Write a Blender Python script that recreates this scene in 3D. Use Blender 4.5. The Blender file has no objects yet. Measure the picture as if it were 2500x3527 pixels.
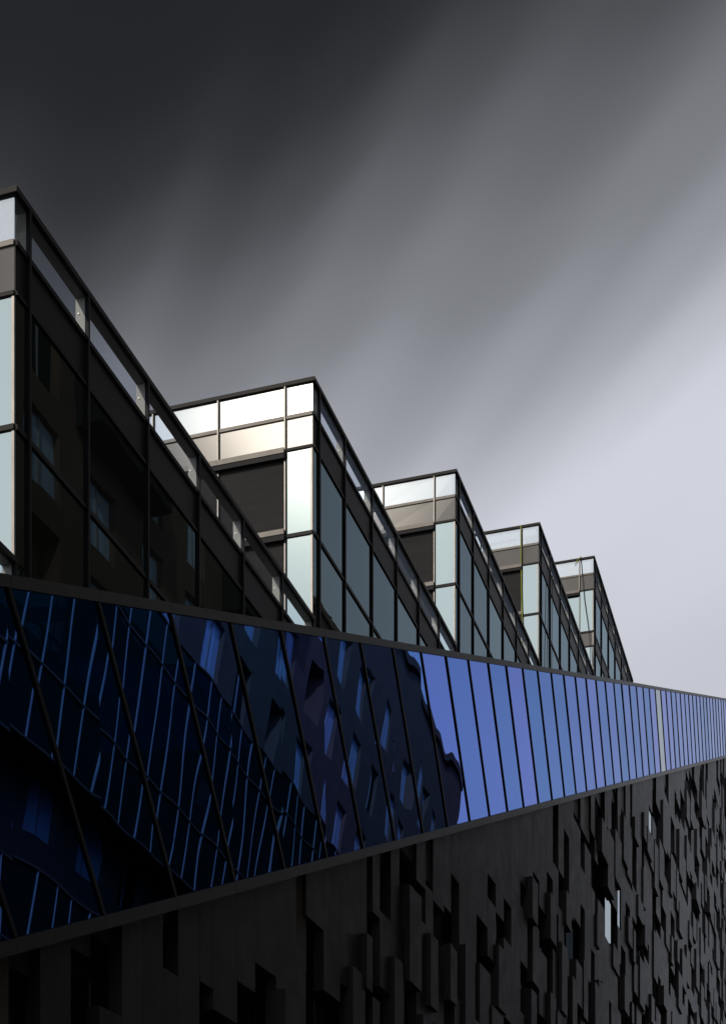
import bpy, math, random
from mathutils import Vector
R = math.radians
random.seed(7)
scene = bpy.context.scene
col = scene.collection

# ------------------------------------------------------------------ camera
D = 15.0                    # metres from the camera to the facade plane (Y = 0)
CAMZ = 1.6
F, VX, HY, CX, CY, W0 = 5400.0, 2955.0, 4840.0, 1250.0, 1763.5, 2500.0
A = math.atan2(VX - CX, F)  # angle between the lens axis and the facade (X axis)
cam = bpy.data.cameras.new('camera')
cam.sensor_fit = 'HORIZONTAL'
cam.sensor_width = 36.0
cam.lens = 36.0 * F / W0
cam.shift_y = (HY - CY) / W0
cam.clip_start = 0.1
cam.clip_end = 6000
cam_o = bpy.data.objects.new('camera', cam)
col.objects.link(cam_o)
cam_o.location = (0, -D, CAMZ)
cam_o.rotation_euler = (R(90), 0, A - R(90))
scene.camera = cam_o

# ------------------------------------------------------------------ sun direction (hazy sun behind and left)
def view_dir(px, py):
    u, v = (px - CX) / F, (HY - py) / F
    return Vector((math.cos(A) + u * math.sin(A), math.sin(A) - u * math.cos(A), v))
g = view_dir(1035, 1345)
SUN = Vector((-g.x, g.y, g.z)).normalized()
SUN_EL = math.asin(SUN.z)
SUN_ROT = math.atan2(SUN.x, SUN.y)

# ------------------------------------------------------------------ world: dark storm cloud over a bright overcast sky
world = bpy.data.worlds.new('World')
scene.world = world
world.use_nodes = True
nt = world.node_tree
nt.nodes.clear()
def N(tree, typ, **kw):
    n = tree.nodes.new(typ)
    for k, v in kw.items():
        setattr(n, k, v)
    return n
def M(tree, op, a, b=None, c=None):
    n = tree.nodes.new('ShaderNodeMath')
    n.operation = op
    for i, x in enumerate((a, b, c)):
        if x is None:
            continue
        if isinstance(x, (int, float)):
            n.inputs[i].default_value = x
        else:
            tree.links.new(x, n.inputs[i])
    return n.outputs[0]
def dotp(tree, v, w):
    n = tree.nodes.new('ShaderNodeVectorMath')
    n.operation = 'DOT_PRODUCT'
    tree.links.new(v, n.inputs[0])
    n.inputs[1].default_value = w
    return n.outputs['Value']
tc = N(nt, 'ShaderNodeTexCoord')
vec = tc.outputs['Generated']
ca, ce = A + R(32.5), R(69)
CLOUD = (math.cos(ce) * math.cos(ca), math.cos(ce) * math.sin(ca), math.sin(ce))
sep = N(nt, 'ShaderNodeSeparateXYZ')
nt.links.new(vec, sep.inputs[0])
zc = M(nt, 'MAXIMUM', sep.outputs['Z'], 0.08)
wx, wy = -0.791, -0.617     # drift of the clouds
al = M(nt, 'DIVIDE', dotp(nt, vec, (wx, wy, 0)), zc)
ac = M(nt, 'DIVIDE', dotp(nt, vec, (-wy, wx, 0)), zc)
def streak(sa, sl, detail, off):
    cb = N(nt, 'ShaderNodeCombineXYZ')
    nt.links.new(M(nt, 'MULTIPLY', ac, sa), cb.inputs[0])
    nt.links.new(M(nt, 'MULTIPLY', al, sl), cb.inputs[1])
    cb.inputs[2].default_value = off
    nz = N(nt, 'ShaderNodeTexNoise')
    nz.inputs['Scale'].default_value = 1.0
    nz.inputs['Detail'].default_value = detail
    nz.inputs['Roughness'].default_value = 0.45
    nt.links.new(cb.outputs[0], nz.inputs['Vector'])
    return M(nt, 'SUBTRACT', nz.outputs['Fac'], 0.5)
ang = M(nt, 'MULTIPLY', M(nt, 'ARCCOSINE', dotp(nt, vec, CLOUD)), 180 / math.pi)
ang = M(nt, 'ADD', ang, M(nt, 'MULTIPLY', streak(4.6, 0.42, 1.5, 31.51), 7.0))
ang = M(nt, 'ADD', ang, M(nt, 'MULTIPLY', streak(1.6, 0.8, 1.0, 49.03), 4.0))
ang = M(nt, 'ADD', ang, M(nt, 'MULTIPLY', streak(10.5, 0.45, 1.0, 5.3), 3.6))
fac = M(nt, 'DIVIDE', ang, 100.0)
ramp = N(nt, 'ShaderNodeValToRGB')
ramp.color_ramp.interpolation = 'CARDINAL'
lum = [(0, .014), (29, .016), (32, .023), (34, .046), (36, .100), (38, .180), (40, .265), (42.5, .43), (45, .62), (47, .67), (50, .60), (55, .60), (63, .72), (100, .74)]
stops = [(d_ / 100, v_ * .97, v_ * 1.0, v_ * 1.105) for d_, v_ in lum]
el = ramp.color_ramp.elements
el[0].position, el[0].color = stops[0][0], (*stops[0][1:], 1)
el[1].position, el[1].color = stops[-1][0], (*stops[-1][1:], 1)
for s in stops[1:-1]:
    e = el.new(s[0])
    e.color = (*s[1:], 1)
nt.links.new(fac, ramp.inputs[0])
sky = N(nt, 'ShaderNodeTexSky', sky_type='NISHITA', sun_disc=False)
sky.sun_elevation = SUN_EL
sky.sun_rotation = SUN_ROT
bg_sky = N(nt, 'ShaderNodeBackground')
bg_sky.inputs['Strength'].default_value = 0.06
nt.links.new(sky.outputs[0], bg_sky.inputs['Color'])
bg_cl = N(nt, 'ShaderNodeBackground')
bg_cl.inputs['Strength'].default_value = 1.0
nt.links.new(ramp.outputs[0], bg_cl.inputs['Color'])
mx = N(nt, 'ShaderNodeMixShader')
mx.inputs[0].default_value = 0.97      # overcast: almost all cloud
nt.links.new(bg_sky.outputs[0], mx.inputs[1])
nt.links.new(bg_cl.outputs[0], mx.inputs[2])
wo = N(nt, 'ShaderNodeOutputWorld')
nt.links.new(mx.outputs[0], wo.inputs[0])

# ------------------------------------------------------------------ sun
sl = bpy.data.lights.new('sun', 'SUN')
sl.energy = 1.5
sl.angle = R(1.8)
sl.color = (1.0, 0.90, 0.76)
so = bpy.data.objects.new('sun', sl)
col.objects.link(so)
so.rotation_euler = SUN.to_track_quat('Z', 'Y').to_euler()
so.location = (0, 0, 120)
vs = scene.view_settings
vs.view_transform = 'Standard'
vs.look = 'None'
vs.exposure = 0.0
vs.gamma = 1.0
vs.use_curve_mapping = False
scene.cycles.sample_clamp_direct = 1.6
scene.cycles.sample_clamp_indirect = 2.0

# ------------------------------------------------------------------ materials
def new_mat(name):
    m = bpy.data.materials.new(name)
    m.use_nodes = True
    t = m.node_tree
    t.nodes.clear()
    out = N(t, 'ShaderNodeOutputMaterial')
    return m, t, out
def pos_noise(t, scale, detail=3.0, stretch=(1, 1, 1), rough=.55):
    gm = N(t, 'ShaderNodeNewGeometry')
    mp = N(t, 'ShaderNodeMapping')
    mp.inputs['Scale'].default_value = stretch
    t.links.new(gm.outputs['Position'], mp.inputs[0])
    nz = N(t, 'ShaderNodeTexNoise')
    nz.inputs['Scale'].default_value = scale
    nz.inputs['Detail'].default_value = detail
    nz.inputs['Roughness'].default_value = rough
    t.links.new(mp.outputs[0], nz.inputs['Vector'])
    return nz.outputs['Fac']
def ramp2(t, fac, c0, c1, p0=.3, p1=.7):
    r = N(t, 'ShaderNodeValToRGB')
    e = r.color_ramp.elements
    e[0].position, e[0].color = p0, (*c0, 1)
    e[1].position, e[1].color = p1, (*c1, 1)
    t.links.new(fac, r.inputs[0])
    return r.outputs[0]
def bump(t, height, dist, strength=1.0):
    b = N(t, 'ShaderNodeBump')
    b.inputs['Strength'].default_value = strength
    b.inputs['Distance'].default_value = dist
    t.links.new(height, b.inputs['Height'])
    return b.outputs[0]
def mat_plain(name, c0, c1=None, rough=.6, metal=0.0, scale=2.0, stretch=(1, 1, 1), spec=.5, bd=0.0, bscale=20):
    m, t, out = new_mat(name)
    p = N(t, 'ShaderNodeBsdfPrincipled')
    p.inputs['Roughness'].default_value = rough
    p.inputs['Metallic'].default_value = metal
    p.inputs['Specular IOR Level'].default_value = spec
    c1 = c1 or tuple(x * 1.35 for x in c0)
    t.links.new(ramp2(t, pos_noise(t, scale, 4, stretch), c0, c1), p.inputs['Base Color'])
    if bd:
        t.links.new(bump(t, pos_noise(t, bscale, 3), bd), p.inputs['Normal'])
    t.links.new(p.outputs[0], out.inputs[0])
    return m
def wobble(t, dist, scale):
    return bump(t, pos_noise(t, scale, 1.0, (1, 1, .55), .4), dist)
def mat_glass(name, body, tint, base_refl, wob=.004, wscale=.45, rough=.0, ior=1.45, clear=None, haze=0.0, ftint=(.9, .95, 1), vary=None):
    """coated pane: a mirror coat of the tint over a dark body (or over clear glass), plus the bare Fresnel reflection"""
    m, t, out = new_mat(name)
    nrm = wobble(t, wob, wscale)
    if clear:
        b = N(t, 'ShaderNodeBsdfTransparent')
        b.inputs[0].default_value = (*clear, 1)
    else:
        b = N(t, 'ShaderNodeBsdfDiffuse')
        b.inputs[0].default_value = (*body, 1)
    gl = N(t, 'ShaderNodeBsdfGlossy')
    gl.inputs['Color'].default_value = (*tint, 1)
    gl.distribution = 'BECKMANN'
    gl.inputs['Roughness'].default_value = rough
    t.links.new(nrm, gl.inputs['Normal'])
    if vary:                              # coating differs a little from pane to pane
        oi = N(t, 'ShaderNodeObjectInfo')
        t.links.new(ramp2(t, oi.outputs['Random'], tint, vary, 0.0, 1.0), gl.inputs['Color'])
    mix = N(t, 'ShaderNodeMixShader')
    mix.inputs[0].default_value = base_refl
    t.links.new(b.outputs[0], mix.inputs[1])
    if haze:
        g2 = N(t, 'ShaderNodeBsdfGlossy')
        g2.inputs['Color'].default_value = (*tint, 1)
        g2.distribution = 'BECKMANN'
        g2.inputs['Roughness'].default_value = .17
        mh = N(t, 'ShaderNodeMixShader')
        mh.inputs[0].default_value = haze
        t.links.new(gl.outputs[0], mh.inputs[1])
        t.links.new(g2.outputs[0], mh.inputs[2])
        t.links.new(mh.outputs[0], mix.inputs[2])
    else:
        t.links.new(gl.outputs[0], mix.inputs[2])
    if ior:
        fr = N(t, 'ShaderNodeFresnel')
        fr.inputs['IOR'].default_value = ior
        g3 = N(t, 'ShaderNodeBsdfGlossy')
        oi3 = N(t, 'ShaderNodeObjectInfo')
        t.links.new(ramp2(t, oi3.outputs['Random'], tuple(c_ * .86 for c_ in ftint), tuple(min(1, c_ * 1.08) for c_ in ftint), 0.0, 1.0), g3.inputs['Color'])
        g3.inputs['Roughness'].default_value = rough
        t.links.new(nrm, g3.inputs['Normal'])
        m2 = N(t, 'ShaderNodeMixShader')
        t.links.new(fr.outputs[0], m2.inputs[0])
        t.links.new(mix.outputs[0], m2.inputs[1])
        t.links.new(g3.outputs[0], m2.inputs[2])
        t.links.new(m2.outputs[0], out.inputs[0])
    else:
        t.links.new(mix.outputs[0], out.inputs[0])
    return m
def mat_satin(name, c0, c1):
    m, t, out = new_mat(name)
    d = N(t, 'ShaderNodeBsdfDiffuse')
    t.links.new(ramp2(t, pos_noise(t, .9, 3, (1, 1, .3)), c0, c1), d.inputs[0])
    g = N(t, 'ShaderNodeBsdfGlossy', distribution='BECKMANN')
    g.inputs['Roughness'].default_value = .17
    mix = N(t, 'ShaderNodeMixShader')
    mix.inputs[0].default_value = .012
    t.links.new(d.outputs[0], mix.inputs[1])
    t.links.new(g.outputs[0], mix.inputs[2])
    t.links.new(mix.outputs[0], out.inputs[0])
    return m
MT = {}
MT['frame'] = mat_plain('black_frame', (.007, .008, .010), (.012, .013, .016), .5, spec=.12)
MT['coping'] = mat_plain('dark_coping', (.016, .015, .0145), (.026, .024, .023), .5, scale=1.2, spec=.15)
MT['bronze'] = mat_plain('bronze_rail', (.08, .072, .065), (.12, .11, .10), .45, .3)
MT['silver'] = mat_plain('silver_cap', (.22, .205, .19), (.30, .28, .26), .4, .3)
MT['cream'] = mat_plain('pale_plate', (.34, .33, .29), (.44, .43, .38), .5, scale=3)
MT['soffit'] = mat_plain('grey_soffit', (.16, .165, .17), (.21, .21, .21), .6)
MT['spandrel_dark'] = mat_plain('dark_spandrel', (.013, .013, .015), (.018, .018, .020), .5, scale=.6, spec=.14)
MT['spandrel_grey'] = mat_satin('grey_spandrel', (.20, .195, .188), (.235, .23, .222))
MT['screen'] = mat_plain('dark_screen', (.026, .025, .026), (.036, .035, .035), .75, scale=1.5, stretch=(1, .3, 3), spec=.2)
MT['core'] = mat_plain('core_concrete', (.05, .05, .052), (.07, .07, .07), .8)
def mat_panel():
    m, t, out = new_mat('dark_panel')
    p = N(t, 'ShaderNodeBsdfPrincipled')
    p.inputs['Specular IOR Level'].default_value = .22
    gm = N(t, 'ShaderNodeNewGeometry')
    oi = N(t, 'ShaderNodeObjectInfo')
    rnd = M(t, 'FRACT', M(t, 'ADD', gm.outputs['Random Per Island'], oi.outputs['Random']))
    tone = M(t, 'ADD', M(t, 'MULTIPLY', rnd, .35), M(t, 'MULTIPLY', pos_noise(t, .7, 4, (1, 1, .35)), .45))
    tone = M(t, 'ADD', tone, M(t, 'MULTIPLY', pos_noise(t, 5.0, 3, (1, 1, .06)), .35))     # rain streaks
    t.links.new(ramp2(t, tone, (.015, .0148, .016), (.050, .049, .054), .25, .9), p.inputs['Base Color'])
    rr_ = M(t, 'ADD', .48, M(t, 'MULTIPLY', pos_noise(t, 1.3, 3), .25))
    t.links.new(rr_, p.inputs['Roughness'])
    t.links.new(bump(t, pos_noise(t, 9, 3), .002), p.inputs['Normal'])
    t.links.new(p.outputs[0], out.inputs[0])
    return m
MT['panel'] = mat_panel()
MT['backing'] = mat_plain('backing', (.010, .010, .012), (.016, .016, .018), .8)
MT['trim'] = mat_plain('grey_trim', (.018, .017, .0175), (.031, .0295, .030), .5, scale=1.5, spec=.25)
MT['pane_side'] = mat_glass('side_glass', (.020, .024, .023), (.30, .40, .50), .02, .0035, .5, ior=1.26, ftint=(.64, .84, .96))
MT['pane_end'] = mat_glass('end_glass', (.05, .06, .06), (.86, 1.0, .94), .72, .003, .5, rough=.08, ior=None, haze=.012)
MT['bal_side'] = mat_glass('clear_side_glass', None, (.5, .6, .75), .035, .0005, .5, ior=None, clear=(.93, .96, 1.0))
MT['bal_end'] = mat_glass('clear_end_glass', None, (.97, 1.0, .98), .72, .002, .5, rough=.08, ior=None, clear=(.90, .95, .93), haze=.012)
MT['blue'] = mat_glass('blue_mirror_glass', (.006, .009, .016), (.045, .175, .52), .92, .0130, .30, ior=1.06, vary=(.085, .160, .62))
MT['grey_pane'] = mat_glass('grey_mirror_glass', (.02, .02, .02), (.36, .43, .45), .8, .003, .3, ior=1.10)
MT['dark_win'] = mat_glass('dark_window', (.006, .008, .008), (.4, .5, .6), .04, .003, .5, ior=None)
MT['lit_blind'] = mat_plain('pale_blind', (.55, .62, .70), (.65, .72, .80), .6)
MT['plaster'] = mat_plain('brown_plaster', (.15, .105, .075), (.20, .14, .10), .85, scale=.8, bd=.004, bscale=6)
MT['plaster_frame'] = mat_plain('white_frame', (.34, .36, .38), (.42, .44, .46), .5)
MT['opp_glass'] = mat_glass('opposite_glass', (.62, .80, .95), (.7, .85, 1.0), .15, .002, .4, ior=None)  # pale blue body stands in for sky reflected in these windows
MT['opp_dark'] = mat_glass('opposite_dark_glass', (.010, .030, .026), (.25, .7, .55), .03, .004, .4, ior=None)
MT['asphalt'] = mat_plain('asphalt', (.040, .040, .042), (.062, .062, .064), .9, scale=3, bd=.004, bscale=60)
MT['paving'] = mat_plain('paving', (.10, .098, .095), (.14, .137, .132), .85, scale=1.2, bd=.003, bscale=25)
MT['paint'] = mat_plain('road_paint', (.60, .60, .58), (.75, .75, .72), .7)
MT['rope'] = mat_plain('lime_rope', (.33, .38, .02), (.42, .46, .05), .7)
MT['cable'] = mat_plain('black_cable', (.012, .012, .013), (.02, .02, .02), .5)
MT['wire'] = mat_plain('grey_wire', (.13, .135, .12), (.18, .18, .16), .6)
MT['duct'] = mat_plain('white_duct', (.70, .72, .72), (.80, .81, .80), .4)
MT['steel'] = mat_plain('bolt_steel', (.70, .68, .62), (.78, .76, .70), .3, .6)

# ------------------------------------------------------------------ builders
WL = {}                                   # world location of every parent
def link(name, me, loc, parent=None, label=None, cat=None, group=None, kind=None):
    o = bpy.data.objects.new(name, me)
    col.objects.link(o)
    loc = Vector(loc)
    WL[o.name] = loc
    if parent is not None:
        o.parent = parent
        o.location = loc - WL[parent.name]
    else:
        o.location = loc
    for k, v in (('label', label), ('category', cat), ('group', group), ('kind', kind)):
        if v:
            o[k] = v
    return o
BOXF = [(0, 3, 2, 1), (4, 5, 6, 7), (0, 1, 5, 4), (1, 2, 6, 5), (2, 3, 7, 6), (3, 0, 4, 7)]
_boxes = {}
def box_mesh(dx, dy, dz, mat):
    key = (round(dx, 3), round(dy, 3), round(dz, 3), mat)
    if key not in _boxes:
        a, b, c = dx / 2, dy / 2, dz / 2
        v = [(-a, -b, -c), (a, -b, -c), (a, b, -c), (-a, b, -c), (-a, -b, c), (a, -b, c), (a, b, c), (-a, b, c)]
        me = bpy.data.meshes.new(mat)
        me.from_pydata(v, [], BOXF)
        me.materials.append(MT[mat])
        _boxes[key] = me
    return _boxes[key]
def box(name, mat, x0, x1, y0, y1, z0, z1, parent=None, **kw):
    return link(name, box_mesh(x1 - x0, y1 - y0, z1 - z0, mat), ((x0 + x1) / 2, (y0 + y1) / 2, (z0 + z1) / 2), parent, **kw)
def hexa(name, mat, pts, parent=None, **kw):
    """eight corner points: four of the back, four of the front, same order"""
    c = sum((Vector(p) for p in pts), Vector()) / 8
    me = bpy.data.meshes.new(name)
    me.from_pydata([Vector(p) - c for p in pts], [], BOXF)
    me.materials.append(MT[mat])
    me.validate()
    return link(name, me, c, parent, **kw)
def multi(name, mat, boxes, parent=None, loc=None, **kw):
    v, f = [], []
    loc = Vector(loc or (0, 0, 0))
    for (x0, x1, y0, y1, z0, z1) in boxes:
        n = len(v)
        v += [Vector(p) - loc for p in ((x0, y0, z0), (x1, y0, z0), (x1, y1, z0), (x0, y1, z0), (x0, y0, z1), (x1, y0, z1), (x1, y1, z1), (x0, y1, z1))]
        f += [tuple(n + i for i in q) for q in BOXF]
    me = bpy.data.meshes.new(name)
    me.from_pydata(v, [], f)
    me.materials.append(MT[mat])
    return link(name, me, loc, parent, **kw)
def tube(name, mat, pts, r, parent=None, sides=6, **kw):
    pts = [Vector(p) for p in pts]
    c = pts[0].copy()
    v, f = [], []
    for i, p in enumerate(pts):
        d = (pts[min(i + 1, len(pts) - 1)] - pts[max(i - 1, 0)]).normalized()
        a = d.orthogonal().normalized()
        if abs(d.z) > .5:
            a = (Vector((1, 0, 0)) - d * d.x).normalized()
        b = d.cross(a)
        for k in range(sides):
            t = 2 * math.pi * k / sides
            v.append(p - c + a * (r * math.cos(t)) + b * (r * math.sin(t)))
    for i in range(len(pts) - 1):
        for k in range(sides):
            k2 = (k + 1) % sides
            f.append((i * sides + k, i * sides + k2, (i + 1) * sides + k2, (i + 1) * sides + k))
    f.append(tuple(range(sides)))
    f.append(tuple((len(pts) - 1) * sides + k for k in reversed(range(sides))))
    me = bpy.data.meshes.new(name)
    me.from_pydata(v, [], f)
    me.materials.append(MT[mat])
    return link(name, me, c, parent, **kw)
def sag(p, q, drop, n=14):
    p, q = Vector(p), Vector(q)
    return [p.lerp(q, i / n) - Vector((0, 0, drop * 4 * (i / n) * (1 - i / n))) for i in range(n + 1)]

# ------------------------------------------------------------------ ground
box('ground', 'asphalt', -1500, 1500, -1500, 1500, -.6, -.14, kind='structure')
box('road', 'asphalt', -300, 400, -11.5, -5.5, -.5, -.12, kind='structure')
box('pavement', 'paving', -300, 400, -5.5, 1.0, -.45, .0, kind='structure')
box('pavement', 'paving', -300, 400, -22, -11.5, -.45, .0, kind='structure')
box('road_marking', 'paint', -300, 400, -8.56, -8.44, -.13, -.116, kind='structure')

# ------------------------------------------------------------------ the terraced building
bld = link('terraced_building', None, (30, 0, 0), label='dark terraced glass building stepping upward, with slanting blue glass band and dark relief wall', cat='building')
TOPS = [1.052, 1.515, 1.978, 2.437, 2.899, 3.367]
def S(k): return (2.849 + 1.1187 * (k - 2)) * D
def T(k): return TOPS[k] * D + CAMZ
BAY = [.031, .189, .377, .565, .753, .941, 1.1187]
ENDB = [.058, .198, .338, .478, .618, .758, .898]
BACK = ENDB[-1] * D + .1
# the slanting band, as seen edge lines on the facade plane: z = c + SL*s (in units of D)
SL = .4158
YT, YB = -.58, -.09                       # top of the blue glass leans out over the street
KT, KB = 1 + YT / D, 1 + YB / D
def ztop(x, y=YT):   # world z of the glass top edge line at world x for depth y
    return .2972 * D * (1 + y / D) + SL * x + CAMZ
def zbot(x, y=YB):
    return (.2972 - .436) * D * (1 + y / D) + SL * x + CAMZ
def ledge(x):        # facade elements may end below this line (hidden behind the band)
    return ztop(x) - .5
# core behind everything
def prism_xz(name, mat, poly, y0, y1, parent, **kw):
    n = len(poly)
    c = Vector((poly[0][0], y0, poly[0][1]))
    v = [Vector((x, y0, z)) - c for x, z in poly] + [Vector((x, y1, z)) - c for x, z in poly]
    f = [tuple(range(n)), tuple(reversed(range(n, 2 * n)))] + [(i, i + n, (i + 1) % n + n, (i + 1) % n) for i in range(n)]
    me = bpy.data.meshes.new(name)
    me.from_pydata(v, [], f)
    me.materials.append(MT[mat])
    return link(name, me, c, parent, **kw)
XE = 13.2 * D
prism_xz('core_wall', 'backing', [(-8, -.1), (XE, -.1), (XE, ztop(XE) - .4), (-8, ztop(-8) - .4)], .62, BACK, bld)

for k in range(6):
    s0, s1, t = S(k), S(k + 1), T(k)
    z_bal, z_r1, z_sp, z_r2, z_w1, z_r3 = (t - f * D for f in (.0643, .0709, .128, .133, .294, .3007))
    low = ledge(s0)
    blk = box('terrace_block', 'core', s0 + .32, s1 + .31, .32, BACK, min(low - 2, z_r3 - 2), z_r1 + .02, bld)
    zc0 = t - .11
    # --- long side (Y = 0): mullions, rails, panes
    xs = [s0] + [s0 + b * D for b in BAY]
    for i, b in enumerate(BAY):
        x = s0 + b * D
        if i == 6:
            box('mullion', 'frame', x - .10, x - .03, -.06, .02, max(ledge(x), z_r3 - 4), zc0, blk)
        else:
            box('mullion', 'frame', x - .035, x + .035, -.065, .02, ledge(x), zc0, blk)
        xx = x if i < 6 else x - .06
        box('post_plate', 'cream', xx - .012, xx + .012, .03, .24, z_r1 + .005, zc0 - .002, blk)
        if k in (1, 2, 3):
            tube('bolt', 'steel', [(xx - .012, .17, z_r1 + .62), (xx - .035, .17, z_r1 + .62)], .014, blk, 8)
    for (za, zb) in ((z_r1, z_bal), (z_r2, z_sp), (z_r3, z_w1)):
        if za > ledge(s0):
            xe = min(s1 - .1, (za + .5 - CAMZ - .2972 * D * KT) / SL + 2)
            box('rail', 'frame', s0 + .004, xe, -.045, .018, za, zb, blk)
    for i in range(7):
        x0, x1 = xs[i] + (.004 if i == 0 else .03), xs[i + 1] - (.03 if i < 6 else .1)
        lo = ledge(x0)
        def pane(nm, mat, za, zb, y0=-.004, y1=.014):
            za = max(za, lo)
            if zb - za > .05:
                jig = random.uniform(-.0012, .0012)
                hexa(nm, mat, [(x0, y0 + jig, za), (x1, y0 - jig, za), (x1, y1 - jig, za), (x0, y1 + jig, za),
                               (x0, y0 - jig, zb), (x1, y0 + jig, zb), (x1, y1 + jig, zb), (x0, y1 - jig, zb)], blk)
        pane('balustrade_pane', 'bal_side', z_bal, zc0)
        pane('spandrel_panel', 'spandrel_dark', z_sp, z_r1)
        if k == 5:
            pane('window_pane', 'pane_side', z_w1, z_r2)
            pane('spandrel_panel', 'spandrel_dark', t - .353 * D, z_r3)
            pane('window_pane', 'pane_side', -9, t - .358 * D)
        else:
            pane('window_pane', 'pane_side', z_w1, z_r2)
            pane('window_pane', 'pane_side', -9, z_r3)
    if k == 5:
        box('rail', 'frame', s0 + .004, s1 - .1, -.045, .018, t - .358 * D, t - .353 * D, blk)
    # --- end face (X = s0), facing the camera
    lo = (T(k - 1) - 1.05 * 1.0 - .1) if k else low
    ys = [0.0] + [b * D for b in ENDB]
    for i, b in enumerate(ENDB):
        y = b * D
        box('mullion', 'silver', s0 - .055, s0 - .012, y - .028, y + .004, lo, zc0, blk)
        box('mullion', 'frame', s0 - .05, s0 + .02, y - .062, y - .028, lo, zc0, blk)
        box('post_plate', 'cream', s0 + .03, s0 + .24, y - .012, y + .012, z_r1 + .005, zc0 - .002, blk)
    # corner post of the windows
    box('corner_post', 'silver', s0 - .014, s0 + .02, .0165, .075, lo, z_r2, blk)
    rails = [(z_r1, z_bal, 'bronze'), (z_r2, z_sp, 'coping'), (z_r3, z_w1, 'coping')]
    if k == 5:
        rails.append((t - .358 * D, t - .353 * D, 'coping'))
    for (za, zb, mm) in rails:
        box('rail', mm, s0 - .045, s0 + .002, .016, BACK, za, zb, blk)
    for i in range(7):
        y0, y1 = ys[i] + (.0165 if i == 0 else .005), ys[i + 1] - .063
        def epane(nm, mat, za, zb, x0=s0 - .004, x1=s0 + .014):
            za = max(za, lo)
            if zb - za > .05:
                jig = random.uniform(-.001, .001)
                hexa(nm, mat, [(x0 + jig, y0, za), (x1 + jig, y0, za), (x1 - jig, y1, za), (x0 - jig, y1, za),
                               (x0 - jig, y0, zb), (x1 - jig, y0, zb), (x1 + jig, y1, zb), (x0 + jig, y1, zb)], blk)
        epane('balustrade_pane', 'bal_end', z_bal, zc0)
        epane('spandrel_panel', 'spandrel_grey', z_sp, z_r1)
        if k == 5:
            epane('window_pane', 'pane_end', z_w1, z_r2)
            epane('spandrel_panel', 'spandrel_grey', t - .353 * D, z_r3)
            epane('window_pane', 'pane_end', -9, t - .358 * D)
        elif i == 0:
            epane('window_pane', 'pane_end', z_w1, z_r2)
            epane('window_pane', 'pane_end', -9, z_r3)
        else:
            epane('window_screen', 'screen', z_w1, z_r2)
            epane('window_screen', 'screen', -9, z_r3)
        if i > 0:
            box('blind_box_and_shade', 'bronze', s0 - .17, s0 - .058, y0 - .03, y1 + .05, z_r2 - .10, z_r2 + .05, blk)
            box('blind_box_and_shade', 'frame', s0 - .15, s0 - .05, y0 - .03, y1 + .05, z_r2 - .24, z_r2 - .102, blk)  # black strip stands in for the shadow gap under the ledge
            if k != 5 and z_r3 > lo + .2:
                box('blind_box_and_shade', 'bronze', s0 - .17, s0 - .058, y0 - .03, y1 + .05, z_w1 - .04, z_w1 + .11, blk)
                box('blind_box_and_shade', 'frame', s0 - .15, s0 - .05, y0 - .03, y1 + .05, z_w1 - .20, z_w1 - .042, blk)  # same painted shadow gap, below the middle ledge
    # --- copings; end underside coloured paler to stand in for light bounced off the terrace
    box('coping', 'coping', s0 - .07, s1 - .02, -.07, .245, zc0, t, blk)
    box('coping', 'coping', s0 - .069, s0 + .245, .246, BACK, zc0, t, blk)
    box('coping_soffit', 'soffit', s0 + .02, s1 - .1, .03, .24, zc0 - .012, zc0 - .003, blk)
    box('coping_soffit', 'cream', s0 + .03, s0 + .24, .25, BACK, zc0 - .012, zc0 - .003, blk)

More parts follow.
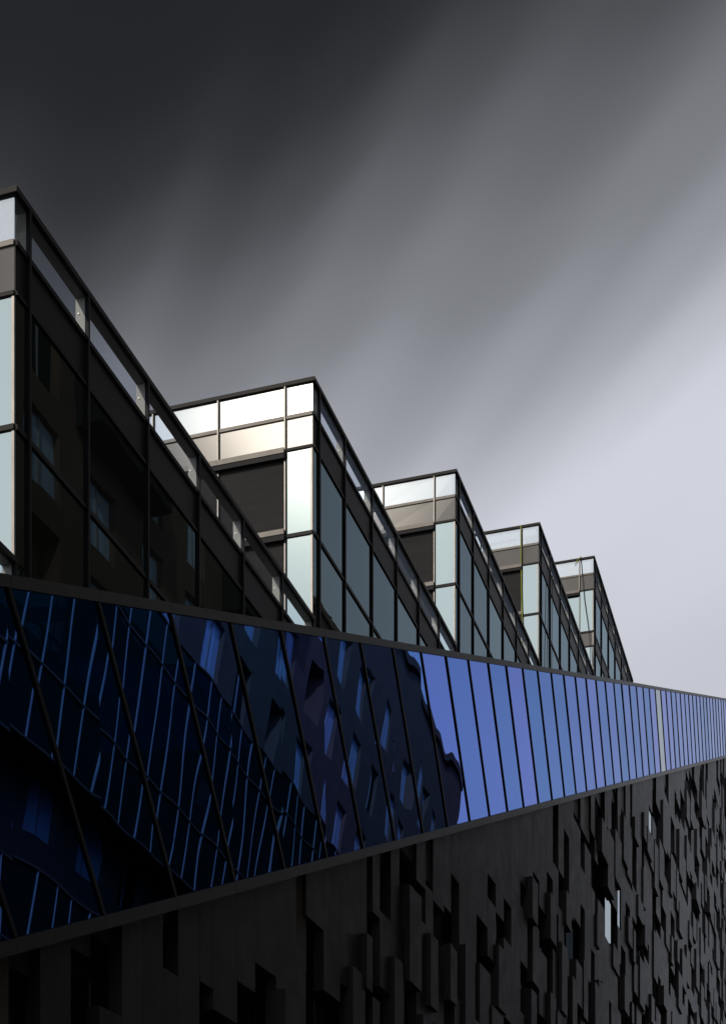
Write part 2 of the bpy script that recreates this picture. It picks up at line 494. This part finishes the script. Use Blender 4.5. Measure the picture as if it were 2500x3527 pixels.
# ------------------------------------------------------------------ the slanting blue band
band = prism_xz('glazed_band', 'backing', [(-8, zbot(-8) + .2), (XE, zbot(XE) + .2), (XE, ztop(XE) - .15), (-8, ztop(-8) - .15)], .03, .6, bld)
STEP = .2393 * D
DSX = .2583 * D
def bp(i, top, y_off=0.0, dx=0.0):
    """point of divider i at the top or the bottom edge of the leaning glass"""
    s = (1.95 - .2393 * 9 + .2393 * i) * D
    if top:
        x, y = s * KT, YT
        z = ztop(x)
    else:
        x, y = (s + DSX) * KB, YB
        z = zbot(x)
    return Vector((x + dx, y + y_off, z + dx * SL))
NB = 9 + 46
for i in range(4, NB):
    a, b, c, d = bp(i, 0), bp(i + 1, 0), bp(i + 1, 1), bp(i, 1)
    j = random.uniform(-.004, .004)
    j2 = random.uniform(-.004, .004)
    th = Vector((0, .02, 0))
    ja, jb = Vector((0, j, 0)), Vector((0, j2, 0))
    mat = 'grey_pane' if i == 9 + 26 else 'blue'
    hexa('band_pane', mat, [a + ja, b - ja, b - ja + th, a + ja + th, d - ja + jb, c + ja - jb, c + ja - jb + th, d - ja + jb + th], band)
    w, y0 = .055, -.045
    p, q = bp(i, 0, 0, -w), bp(i, 0, 0, w)
    r, s_ = bp(i, 1, 0, w), bp(i, 1, 0, -w)
    o1, o2 = Vector((0, y0, 0)), Vector((0, .018, 0))
    hexa('band_mullion', 'frame', [p + o1, q + o1, q + o2, p + o2, s_ + o1, r + o1, r + o2, s_ + o2], band)
    # coping piece above the glass, with a narrow open joint
    xa, xb = bp(i, 1).x + .006, bp(i + 1, 1).x - .006
    yc = YT - .07
    kc = 1 + yc / D
    def zc(x, f): return f * D * kc + SL * x + CAMZ
    hexa('band_coping', 'trim', [(xa, yc, zc(xa, .2972)), (xb, yc, zc(xb, .2972)), (xb, .1, zc(xb, .2972) + .02), (xa, .1, zc(xa, .2972) + .02),
                                 (xa, yc, zc(xa, .3132)), (xb, yc, zc(xb, .3132)), (xb, .1, zc(xb, .3132) + .03), (xa, .1, zc(xa, .3132) + .03)], band)
    # sill trim under the glass
    xa, xb = bp(i, 0).x + .005, bp(i + 1, 0).x - .005
    yc = YB - .05
    def zs(x, f): return f * D * (1 + yc / D) + SL * x + CAMZ
    hexa('band_sill', 'trim', [(xa, yc, zs(xa, -.159)), (xb, yc, zs(xb, -.159)), (xb, .5, zs(xb, -.159)), (xa, .5, zs(xa, -.159)),
                               (xa, yc, zs(xa, -.1392)), (xb, yc, zs(xb, -.1392)), (xb, .05, zs(xb, -.1392)), (xa, .05, zs(xa, -.1392))], band)

# ------------------------------------------------------------------ dark relief wall under the band
GY = .55
relief = prism_xz('relief_wall', 'dark_win', [(-8, 0), (XE, 0), (XE, zbot(XE) + .1), (-8, zbot(-8) + .1)], GY, GY + .06, bld)
rr = random.Random(21)
pieces = []
x = 18.0
def bottom_view(x):      # lowest height the picture shows on the facade at x, minus a margin
    Yc = D * math.sin(A) + math.cos(A) * x
    return max(.0, (HY - 3560) / F * Yc + CAMZ - 3.0)
BASE = .20
slots = []
while x < XE - 1:
    w = rr.choice((.6, .8, 1.0, 1.2, 1.2, 1.5)) * (1.05 if x < 55 else 1.35 if x < 85 else 1.85 if x < 120 else 2.5)
    zl = bottom_view(x)
    z = zbot(x) - .26
    first = True
    prev = None
    while z > zl:
        r = rr.random()
        if first:
            typ = 'slot' if r < .34 else 'base'
        elif prev == 'slot':
            typ = 'base' if r < .62 else 'box'
        else:
            typ = 'slot' if r < .55 else ('box' if r < .80 and prev != 'box' else 'base')
        h = {'slot': rr.uniform(1.0, 3.6), 'box': rr.uniform(1.4, 3.8), 'base': rr.uniform(1.2, 3.8)}[typ]
        z0 = max(z - h, 0.0)
        if typ == 'slot':
            slots.append((x, w, z0, z))
            if rr.random() < .5:
                pieces.append(('mull', x + w * .5, z0, z))
            if first:
                pieces.append((x + .006, x + w - .006, BASE + .22, GY - .02, z - .12, z, True))
        else:
            front = BASE if typ == 'base' else BASE - rr.choice((.14, .20, .26))
            pieces.append((x + .006, x + w - .006, front, GY - .02, z0 + .006, z - .006, first))
        prev = typ
        z = z0
        first = False
    x += w
def screen_size(p):
    Yc = D * math.sin(A) + math.cos(A) * p[0]
    vis = 1.0 if p[5] > bottom_view(p[0]) + 3 else .05
    return vis * (p[5] - p[4]) * ((p[1] - p[0]) * D / Yc + .35) / Yc ** 2
panels = [p for p in pieces if p[0] != 'mull']
panels.sort(key=screen_size, reverse=True)
def panel_pts(p):
    x0, x1, ya, yb, za, zb, first = p
    t0, t1 = (zbot(x0) - .24, zbot(x1) - .24) if first else (zb, zb)
    return [(x0, ya, za), (x1, ya, za), (x1, yb, za), (x0, yb, za), (x0, ya, t0), (x1, ya, t1), (x1, yb, t1), (x0, yb, t0)]
for p in panels[:300]:
    if p[6]:
        hexa('facade_panel', 'panel', panel_pts(p), relief)
    else:
        box('facade_panel', 'panel', p[0], p[1], p[2], p[3], p[4], p[5], relief)
v, f = [], []
for p in panels[300:]:
    n = len(v)
    v += panel_pts(p)
    f += [tuple(n + i for i in q) for q in BOXF]
me = bpy.data.meshes.new('facade_panels')
me.from_pydata([Vector(q) - Vector((18, 0, 0)) for q in v], [], f)
me.materials.append(MT['panel'])
link('facade_panels', me, (18, 0, 0), relief, kind='stuff')
n_m = 0
for p in pieces:
    if p[0] == 'mull' and n_m < 120 and p[3] > bottom_view(p[1]):
        n_m += 1
        box('window_mullion', 'frame', p[1] - .03, p[1] + .03, GY - .06, GY - .003, p[2], p[3], relief)
# a few flush panes that catch the sky
def pix(x, y, z):
    r_ = Vector((x, y + D, z - CAMZ))
    yc = r_.x * math.cos(A) + r_.y * math.sin(A)
    xc = r_.x * math.sin(A) - r_.y * math.cos(A)
    return CX + F * xc / yc, HY - F * r_.z / yc
for (tx, ty) in ((2052, 3160), (2132, 3090), (2165, 3115), (2208, 2865)):
    b_ = min(slots, key=lambda q: abs(pix(q[0] + q[1] * .8, GY, (q[2] + q[3]) / 2)[0] - tx) + abs(pix(q[0] + q[1] * .8, GY, (q[2] + q[3]) / 2)[1] - ty))
    box('window_pane', 'grey_pane', b_[0] + b_[1] * .15, b_[0] + b_[1] - .02, BASE + .05, BASE + .08, b_[2] + .05, b_[3] - .3, relief)
# lower wall, plain panels below what the street view takes in
xx = 18.0
low_boxes = []
while xx < XE - 3:
    w = 3.0
    zt = bottom_view(xx) - 2.5
    if zt > .5:
        low_boxes.append((xx + .01, xx + w - .01, .24, GY - .02, .05, zt))
    xx += w
if low_boxes:
    multi('plinth_panels', 'panel', low_boxes, relief, (18, 0, 0), kind='stuff')

# ------------------------------------------------------------------ the building across the street (seen in the glass)
OY = -20.0
opp = link('opposite_building', None, (60, OY - 7, 0), label='brown rendered building with deep windows, mirrored in the blue glass band', cat='building')
OZ = 55.6
X0, X1 = -15.0, 143.0
FL = 4.8
FLOORS = [4.5 + FL * i for i in range(10)]
cols = []
xx = 34.0
while xx < X1 - 3.5:
    cols.append(xx)
    xx += 5.6
WW, WH = 2.5, 3.3
bx = []
bx.append((X0, cols[0], OY - 1.0, OY, 0, OZ))
for i, c in enumerate(cols):
    nx = cols[i + 1] if i + 1 < len(cols) else X1
    bx.append((c + WW, nx, OY - 1.0, OY, 0, OZ))
    zp = 0
    for fz in FLOORS:
        bx.append((c, c + WW, OY - 1.0, OY, zp, fz))
        zp = fz + WH
    bx.append((c, c + WW, OY - 1.0, OY, zp, OZ))
multi('wall', 'plaster', bx, opp, (X0, OY, 0))
box('wall', 'plaster', X0, X1, OY - 14, OY - 1.05, 0, OZ - .2, opp)
box('cornice', 'plaster', X0 - .1, X1 + .2, OY - .55, OY + .25, OZ, OZ + .5, opp)
ro = random.Random(5)
for c in cols:
    for fz in FLOORS:
        if ro.random() < .06:
            continue
        wdw = box('window', 'opp_glass' if ro.random() < .75 else 'opp_dark', c + .005, c + WW - .005, OY - .36, OY - .32, fz + .005, fz + WH - .005, opp)
        box('frame', 'plaster_frame', c + WW * .45, c + WW * .45 + .14, OY - .319, OY - .26, fz + .02, fz + WH - .02, wdw)
# projecting dark oriel boxes and a glazed bay with pale mullions
for (c, fz, w_, h_, d_) in ((108.5, 27, 9, 8.0, 1.6), (66, 47.5, 8, 3.4, 1.4), (84, 47.5, 7, 3.4, 1.4)):
    ob = box('oriel', 'backing', c, c + w_, OY + .01, OY + d_, fz, fz + h_, opp)
    box('oriel_window', 'opp_dark', c + .3, c + w_ - .3, OY + d_ + .004, OY + d_ + .03, fz + .4, fz + h_ - .4, ob)
for (bx0, bx1, bz0, bz1, trs) in ((46, 106, 26, 36.5, (26, 29, 34.4, 36.4)), (46, 78, 9, 21.5, (9, 12.5, 18, 21.4))):
    bay = box('glazed_bay', 'opp_dark', bx0, bx1, OY + .01, OY + 1.8, bz0, bz1, opp)
    xx = bx0
    while xx <= bx1 + .01:
        box('mullion', 'plaster_frame', xx - .035, xx + .035, OY + 1.804, OY + 1.86, bz0, bz1, bay)
        xx += 2.0
    for z in trs:
        box('transom', 'plaster', bx0, bx1, OY + 1.804, OY + 1.88, z, z + .09, bay)
TALL = 96.0
box('sky_block_wall', 'plaster', X0, TALL, OY - 14, OY - .02, OZ + .52, 84, opp)  # unseen upper mass, added to keep skylight off the near facade
box('roof_rail', 'frame', X0, X1, OY - 1.0, OY - .94, OZ + 1.5, OZ + 1.56, opp)
for i in range(26):
    xr = X0 + 6 * i
    box('rail_post', 'frame', xr, xr + .06, OY - 1.0, OY - .94, OZ - .2, OZ + 1.5, opp)

# ------------------------------------------------------------------ ropes, cables and loose things on the terraces
def ez(k, py):        # world z on the end face corner line of block k at picture row py (street view survey)
    Yc = math.sin(A) * D + math.cos(A) * S(k)
    return (HY - py) / F * Yc + CAMZ
yr = .058 * D
s4, t4 = S(4), T(4)
tube('rope', 'rope', [(s4 - .10, yr + .02, t4 - .02), (s4 - .11, yr, t4 - 2), (s4 - .14, yr - .04, t4 - 4), (s4 - .22, yr - .12, t4 - 6), (s4 - .3, yr - .2, t4 - 7.6)], .022,
     label='lime green rope hanging down the end wall from the roof coping', cat='rope')
s5, t5 = S(5), T(5)
tube('hoisting_cable', 'cable', [(s5 - .11, yr - .12, t5 + .06), (s5 - .15, yr - .22, t5 - 1.2), (s5 - .2, yr - .35, t5 - 2.6), (s5 - .25, yr - .55, t5 - 4.0), (s5 - .3, yr - .70, t5 - 5.2), (s5 - .3, yr - .74, t5 - 6.4)], .020,
     label='black cable slanting down the highest end wall across its spandrel', cat='cable')
tube('sling', 'rope', [(s5 - .09, yr + .25, t5 - .35), (s5 - .10, yr + .05, t5 - .1), (s5 - .09, yr - .1, t5 + .03), (s5 + .2, yr - .1, t5 + .03)], .022,
     label='short lime green sling looped over the highest roof coping', cat='sling')
for q, (dx, r_) in enumerate(((2.0, .016), (2.6, .013))):
    xx = s4 + dx
    tube('drop_cable', 'cable', [(xx + .5, -.10, t4 - .1), (xx + .3, -.12, t4 - 3), (xx + .1, -.13, t4 - 6), (xx, -.14, t4 - 8), (xx - .05, -.15, ztop(xx) + .3)], r_,
         label='thin black cable hanging down the long blue-grey glass side, the strand %s the rope' % ('nearer', 'farther from')[q], cat='cable', group='thin cables down the long glass side')
for k, nm in ((4, 'second highest'), (5, 'highest')):
    s_, t_ = S(k), T(k)
    for q in range(3):
        tube('loose_wire', 'wire', sag((s_ + .35, yr + .1 - .3 * q * .3, t_ - .22 - .12 * q), (s_ + .5, yr + 2.6 + q * .4, t_ - .35 - .1 * q), .18 + .12 * q), .012,
             label='%s of three loose wires behind the %s terrace balustrade glass' % (('tautest', 'middle', 'deepest sagging')[q], nm), cat='wire', group='wires behind the %s balustrade' % nm)
fr = link('duct_frame', None, (s4 + .8, .3, t4 - 1.06), label='white framed duct unit behind the glass corner of the rope terrace', cat='duct')
z0 = t4 - 1.04
for yy in (.30, .72):
    box('upright', 'duct', s4 + .6, s4 + .72, yy, yy + .1, z0, z0 + .78, fr)
box('top_bar', 'duct', s4 + .6, s4 + .72, .30, .82, z0 + .782, z0 + .88, fr)
box('panel', 'duct', s4 + .64, s4 + .68, .402, .718, z0 + .2, z0 + .70, fr)
for q in range(2):
    tube('roof_pipe', 'duct', [(s4 + .7 + .3 * q, yr + .15, z0 + .80 - .22 * q), (s4 + .7 + .3 * q, yr + 4.5, z0 + .80 - .22 * q)], .06, sides=10,
         label='white pipe behind the rope terrace balustrade, the %s of two' % ('upper', 'lower')[q], cat='pipe', group='pipes behind the balustrade')
